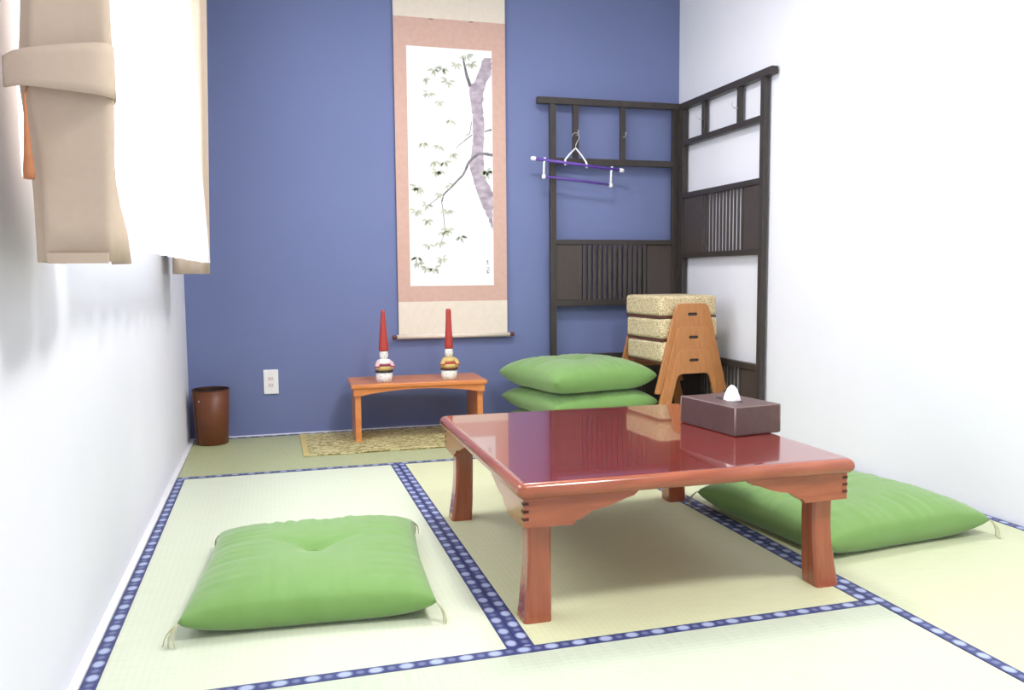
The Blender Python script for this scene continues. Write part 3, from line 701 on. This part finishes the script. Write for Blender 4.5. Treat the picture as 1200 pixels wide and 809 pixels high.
def doll(name_label, loc, rotz, kind):
    d = thing('doll', name_label, 'doll', loc, rotz, 'pair of dolls on the bench')
    a, skirt = (('doll_purple', 'skirt_blue') if kind == 0 else ('doll_gold', 'skirt_green'))
    bm = BM(); add_lathe(bm, [(0.034, 0.0), (0.038, 0.002), (0.040, 0.02), (0.041, 0.040), (0.036, 0.046)], 28, 1, 0.85); obj('skirt', bm, skirt, d, smooth=True)
    bm = BM(); add_lathe(bm, [(0.036, 0.046), (0.043, 0.048), (0.044, 0.053), (0.040, 0.056)], 28, 1, 0.85); obj('sash', bm, 'doll_black' if kind == 0 else 'rod', d, smooth=True)
    bm = BM(); add_lathe(bm, [(0.036, 0.056), (0.042, 0.060), (0.043, 0.072), (0.041, 0.078)], 28, 1, 0.85); obj('robe_lower', bm, 'doll_gold', d, smooth=True)
    bm = BM(); add_lathe(bm, [(0.041, 0.078), (0.043, 0.080), (0.043, 0.087), (0.039, 0.089)], 28, 1, 0.85); obj('obi', bm, 'doll_purple' if kind == 0 else 'doll_red', d, smooth=True)
    bm = BM(); add_lathe(bm, [(0.039, 0.089), (0.038, 0.097), (0.030, 0.107), (0.016, 0.112)], 28, 1, 0.85); obj('robe_upper', bm, 'doll_white' if kind == 0 else 'doll_gold', d, smooth=True)
    for s in (-1, 1):
        bm = BM(); add_tube(bm, [(s*0.024, -0.012, 0.100), (s*0.033, -0.018, 0.090), (s*0.037, -0.022, 0.074), (s*0.036, -0.024, 0.064)], [0.009, 0.012, 0.013, 0.009], 12)
        obj('sleeve', bm, 'doll_pink' if kind == 0 else 'doll_gold', d, smooth=True)
        bm = BM(); add_tube(bm, [(s*0.0375, -0.024, 0.0790), (s*0.0368, -0.024, 0.0740)], 0.0138, 12); obj('cuff', bm, 'doll_purple' if kind == 0 else 'doll_red', d, smooth=True)
    bm = BM(); add_lathe(bm, [(0.008, 0.108), (0.017, 0.114), (0.0205, 0.126), (0.021, 0.138), (0.0185, 0.150), (0.012, 0.157)], 24); hd = obj('head', bm, 'doll_white', d, smooth=True)
    bm = BM()
    for s in (-1, 1): add_tube(bm, [(s*0.004, -0.0205, 0.137), (s*0.0105, -0.0182, 0.138)], 0.0011, 6)
    add_tube(bm, [(0, -0.0208, 0.132), (0, -0.0218, 0.129)], 0.001, 6); obj('face_lines', bm, 'doll_black', hd)
    bm = BM(); add_tube(bm, [(-0.003, -0.0203, 0.1235), (0.003, -0.0203, 0.1235)], 0.0011, 6); obj('mouth', bm, 'doll_red', hd)
    bm = BM(); add_lathe(bm, [(0.016, 0.149), (0.0235, 0.152), (0.0245, 0.160), (0.0225, 0.185), (0.0175, 0.240), (0.0130, 0.295), (0.0100, 0.335), (0.0085, 0.347), (0.003, 0.350)] if kind == 0 else
                         [(0.014, 0.149), (0.0185, 0.152), (0.0215, 0.160), (0.0205, 0.185), (0.0165, 0.240), (0.0140, 0.295), (0.0130, 0.338), (0.0115, 0.347), (0.004, 0.350)], 24)
    obj('tall_hat', bm, 'doll_red', d, smooth=True)
doll('small doll in pink and crimson robe with tall red hat on the bench', (0.900, -0.292, BZ+HB), 0.05, 0)
doll('small doll in gold robe with tall red hat on the bench', (1.222, -0.296, BZ+HB), 0.0, 1)

# ------------------------------------------------------------------ waste bin, wall socket
bn2 = thing('waste_bin', 'small round brown waste bin with dark rim in the corner', 'bin', (0.089, -0.118, 0.0012))
bm = BM(); add_lathe(bm, [(0.070, 0.0), (0.074, 0.003), (0.0795, 0.12), (0.086, 0.262), (0.082, 0.262), (0.0755, 0.12), (0.071, 0.008)], 40, cap=False)
bm.faces.new([v for v in bm.verts if abs(v.co.z-0.008) < 1e-6]); bm.faces.new([v for v in bm.verts if abs(v.co.z) < 1e-6])
obj('body', bm, 'bin', bn2, smooth=True)
bm = BM(); ring = [(0.084*math.cos(2*PI*k/40), 0.084*math.sin(2*PI*k/40), 0.263) for k in range(41)]; add_tube(bm, ring, 0.0032, 8, cap=False); obj('rim', bm, 'bin_dark', bn2, smooth=True)
bm = BM(); add_lathe(bm, [(0.072, 0.0095), (0.0752, 0.12), (0.0815, 0.259)], 40, cap=False); obj('liner', bm, 'bin_dark', bn2, smooth=True)
bm = BM()
for z0, z1 in ((0.004, 0.258),):
    a = PI+0.62
    add_tube(bm, [((0.0735+0.0122*t)*math.cos(a), (0.0735+0.0122*t)*math.sin(a), z0+(z1-z0)*t) for t in (0, .5, 1)], 0.003, 6)
obj('seam', bm, 'bin_dark', bn2)
bm = BM(); a = PI+0.95; add_tube(bm, [(0.083*math.cos(a), 0.083*math.sin(a), 0.215), (0.0865*math.cos(a), 0.0865*math.sin(a), 0.215)], 0.004, 8); obj('rivet', bm, 'steel', bn2)

ol = thing('wall_socket', 'white double power socket plate on the blue wall', 'socket', (0.3685, 0.0118, 0.272))
box('plate', (-0.0365, -0.008, -0.062), (0.0365, 0, 0.062), 'white_plastic', ol, 0.004)
for z in (-0.016, 0.016):
    sk = box('socket', (-0.014, -0.0092, z-0.011), (0.014, -0.0079, z+0.011), 'pinkish', ol, 0.002)
    for x in (-0.0062, 0.0062): box('slot', (x-0.0011, -0.0094, z-0.004), (x+0.0011, -0.0091, z+0.004), 'slot', sk)

# ------------------------------------------------------------------ tissue box
tx = thing('tissue_box', 'dark brown leather tissue box with white tissue on the lacquered table', 'tissue box', (1.706, -2.118, TZ+0.0003), 0.13)
bx_, by_, bz_ = 0.082, 0.132, 0.084
bm = BM(); add_box(bm, (-bx_, -by_, 0), (bx_, by_, bz_)); obj('body', bm, 'leather', tx, 0.004)
for sx, sy in ((-1, -1), (1, -1), (-1, 1), (1, 1)):
    bm = BM(); add_tube(bm, [(sx*(bx_-0.0015), sy*(by_-0.0015), 0.003), (sx*(bx_-0.0015), sy*(by_-0.0015), bz_-0.003)], 0.0026, 8); obj('corner_piping', bm, 'leather_edge', tx, smooth=True)
bm = BM(); zt = bz_-0.0012
add_tube(bm, [(-bx_+.002, -by_+.002, zt), (bx_-.002, -by_+.002, zt), (bx_-.002, by_-.002, zt), (-bx_+.002, by_-.002, zt), (-bx_+.002, -by_+.002, zt)], 0.0018, 6); obj('top_piping', bm, 'leather_edge', tx)
bm = BM(); pts = [(0.018*math.cos(2*PI*k/28), 0.062*math.sin(2*PI*k/28)) for k in range(28)]; add_prism(bm, pts, 'z', bz_-0.001, bz_+0.0006); obj('slot_opening', bm, 'slot', tx)
bm = BM(); n = 30; rings = []; rnd = random.Random(4)
for i in range(9):
    t = i/8; z = bz_+0.0006+0.041*t**0.9
    R_ = 0.021*(1-t)**0.55+0.0025+0.003*math.sin(PI*t)
    rings.append([bm.verts.new(((R_*(0.9+0.20*math.sin(4*a+2.2*t)+0.13*math.sin(7*a+1+2*t)))*math.cos(a)+0.004*t, (R_*(1.1+0.16*math.sin(5*a+1.7*t)+0.08*math.sin(9*a+2)))*math.sin(a)*1.05-0.01, z+0.006*math.sin(3*a+2)*t*(1-t*0.5)+0.003*math.sin(7*a)*t)) for a in [2*PI*k/n for k in range(n)]])
for a, b in zip(rings, rings[1:]):
    for k in range(n): bm.faces.new((a[k], a[(k+1) % n], b[(k+1) % n], b[k]))
bm.faces.new(rings[-1]); obj('tissue', bm, 'tissue', tx, smooth=True)

# ------------------------------------------------------------------ curtains on the left wall
def sheet(name, prof, m, parent, thick=0.002, smooth=True):
    """prof: list of (z, [(x, y), ...]) cross sections of a hanging cloth, all the same length"""
    bm = BM(); rows = [[bm.verts.new((x, y, z)) for x, y in pts] for z, pts in prof]
    for a, b in zip(rows, rows[1:]):
        for k in range(len(a)-1): bm.faces.new((a[k], a[k+1], b[k+1], b[k]))
    o = obj(name, bm, m, parent, smooth=smooth)
    if thick:
        s = o.modifiers.new('solid', 'SOLIDIFY'); s.thickness = thick; s.offset = 0
    return o
def resample(pts, n):
    P = [Vector(p) for p in pts]; L_ = [0]
    for a, b in zip(P, P[1:]): L_.append(L_[-1]+(b-a).length)
    out = []
    for k in range(n):
        d = L_[-1]*k/(n-1); i = max(j for j in range(len(P)) if L_[j] <= d+1e-9); i = min(i, len(P)-2)
        t = (d-L_[i])/max(1e-9, L_[i+1]-L_[i]); out.append(P[i]*(1-t)+P[i+1]*t)
    return out
def smooth_pts(pts, it=2):
    for _ in range(it):
        q = [pts[0]]+[(pts[i-1]+pts[i]*2+pts[i+1])*0.25 for i in range(1, len(pts)-1)]+[pts[-1]]; pts = q
    return pts
# sheer curtain
sh_ = thing('sheer_curtain', 'white translucent sheer curtain glowing in front of the window', 'curtain', (0.0, -1.75, 0.85))
prof = []
for i in range(25):
    t = i/24; z = 2.20-(2.20-0.858)*t; pts = []
    for k in range(161):
        s = k/160; y = -2.52+1.64*s
        base = 0.070+0.060*t**0.8+0.018*t*s
        x = base+(0.007+0.009*t)*math.sin(s*64+0.6*math.sin(s*9))+0.004*t*math.sin(s*23+1)
        pts.append((x, y+1.75))
    prof.append((z-0.85+0.0, pts))
sheet('lace', prof, 'sheer', sh_, 0)
# beige drapes: gathered bundles at each end, the near one held by a band
def bundle(sections, n=160, sm=3):
    prof = []
    for z, pts, amp, ph in sections:
        q = smooth_pts(resample(pts, n), sm); out = []
        for k, p in enumerate(q):
            a = q[max(0, k-1)]; b = q[min(n-1, k+1)]; d = (b-a).normalized(); nn = Vector((-d.y, d.x)); s = k/(n-1)
            f = amp(s)*math.sin(ph+s*46)
            out.append((p.x+nn.x*f, p.y+nn.y*f))
        prof.append((z, out))
    return prof
dr = thing('drape', 'beige drape gathered with a wide tie band beside the white wall', 'curtain', (0.09, -2.8, 0.83))
DO = Vector((0.09, -2.8))
secs = []
for i in range(27):
    t = i/26; z = 2.20-(2.20-0.829)*t
    tie = math.exp(-((z-1.11)/0.10)**2)
    fl = max(0, min(1, (1.08-z)/0.25))         # below the tie the pleats hang free
    up = max(0, min(1, (z-1.15)/0.6))
    xl = 0.052-0.012*tie; xr = 0.166-0.010*fl+0.003*up; yn = -2.915-0.015*up; yf = -2.62-0.01*fl
    pts = [(0.030, -2.66), (0.032, -2.84), (xl-0.012, yn+0.028), (xl+0.010, yn+0.022), (xl+0.008, yn-0.002), (xr-0.006, yn-0.018), (xr-0.001, yn-0.008), (xr-0.012, yn+0.010),
           *[(xr-d*(0.45*(1-fl)**1.5+0.05*fl)+wob*(0.3+0.7*fl), yn+d) for d, wob in ((0.040, 0.002), (0.070, -0.008), (0.105, 0.003), (0.150, -0.010), (0.190, 0.0), (0.270, -0.008))], (xr-0.06-0.05*(1-fl), yf+0.05)]
    pts = [(x-DO.x, y-DO.y) for x, y in pts]
    amp = (lambda fl_, tie_: (lambda s: (0.0006 if s < 0.62 else 0.0025*(1-0.75*tie_))))(fl, tie)
    secs.append((z-0.83, pts, amp, 0.4))
sheet('cloth', bundle(secs, 160, 1), 'drape', dr, 0.003)
# hem fold along the bottom of the front pleat
sheet('hem', [(z-0.83, [(x-DO.x, y-DO.y) for x, y in ((0.062, -2.9195), (0.105, -2.9285), (0.149, -2.9365))]) for z in (0.826, 0.842)], 'drape', dr, 0.004, False)
# tie band: wraps the bundle, rising towards the wall hook
bm = BM(); rows = []
path = [(0.012, -2.90, 0.0), (0.040, -2.940, 0.0), (0.10, -2.952, 0.0), (0.160, -2.957, 0.0), (0.171, -2.935, 0.0), (0.140, -2.82, 0.0), (0.090, -2.66, 0.0), (0.05, -2.60, 0.0), (0.0, -2.58, 0.0)]
pp = smooth_pts([Vector(p) for p in resample([Vector(p) for p in path], 60)], 4)
for p in pp:
    s = max(0, min(1, (p.x+0.01)/0.17)); hgt = 0.020+0.019*s
    rows.append([bm.verts.new((p.x-DO.x, p.y-DO.y, 1.112-0.83+p.z+hgt*k)) for k in (-1, -0.6, 0, 0.6, 1)])
for a, b in zip(rows, rows[1:]):
    for k in range(4): bm.faces.new((a[k], a[k+1], b[k+1], b[k]))
o = obj('tie_band', bm, 'drape', dr, smooth=True); s = o.modifiers.new('solid', 'SOLIDIFY'); s.thickness = 0.004; s.offset = 0
# far drape, behind the end of the sheer
df = thing('drape', 'beige drape bunched next to the blue wall behind the sheer curtain', 'curtain', (0.09, -0.78, 0.815))
DO2 = Vector((0.09, -0.78)); secs = []
for i in range(17):
    t = i/16; z = 2.20-(2.20-0.815)*t
    xr = 0.180-0.034*t
    pts = [(0.020, -0.60), (0.022, -0.845), (0.05, -0.858), (xr-0.02, -0.855), (xr, -0.83), (xr-0.005, -0.72), (xr-0.04, -0.66)]
    pts = [(x-DO2.x, y-DO2.y) for x, y in pts]
    secs.append((z-0.815, pts, (lambda s: 0.006), 1.0))
sheet('cloth', bundle(secs), 'drape', df, 0.003)
# curtain rail above, out of view
bm = BM(); add_tube(bm, [(0.09, -3.0, 2.215), (0.09, -0.55, 2.215)], 0.012, 10)
for y in (-2.98, -1.75, -0.57): add_box(bm, (XL, y-0.01, 2.207), (0.09, y+0.01, 2.223))
tag(obj('curtain_rail', bm, 'trim', smooth=False), 'white curtain rail mounted over the window', 'curtain rail')
# slender orange-brown cord end hanging by the wall
bm = BM(); add_lathe(bm, [(0.0015, 0.125), (0.003, 0.09), (0.006, 0.04), (0.0085, 0.012), (0.0085, 0.0), (0.001, -0.001)], 12, 0.9, 1.2)
add_tube(bm, [(0, 0, 0.12), (0, 0.03, 0.150)], 0.0015, 6)
tag(obj('cord_pull', bm, 'orange', smooth=True, loc=(0.049, -2.945, 0.95)), 'slender tapered orange-brown cord pull hanging on the wall by the drape', 'cord pull')

# ------------------------------------------------------------------ ceiling lamps (above the frame)
for i, (lx, ly, lz, ls, lp) in enumerate(LAMPS):
    t = thing('ceiling_lamp', ('round white ceiling lamp nearer the blue wall', 'round white ceiling lamp farther from the blue wall')[1-i], 'lamp', (lx, ly, H))
    bm = BM(); add_lathe(bm, [(ls/2+0.04, 0), (ls/2+0.04, -0.05), (ls/2+0.02, -0.06), (ls/2+0.015, -0.05)], 40); obj('rim', bm, 'trim', t, smooth=False)
    bm = BM(); add_lathe(bm, [(ls/2+0.012, -0.062), (ls/2, -0.085), (ls/2-0.08, -0.10), (0.02, -0.105)], 40); obj('diffuser', bm, 'lamp', t, smooth=True)
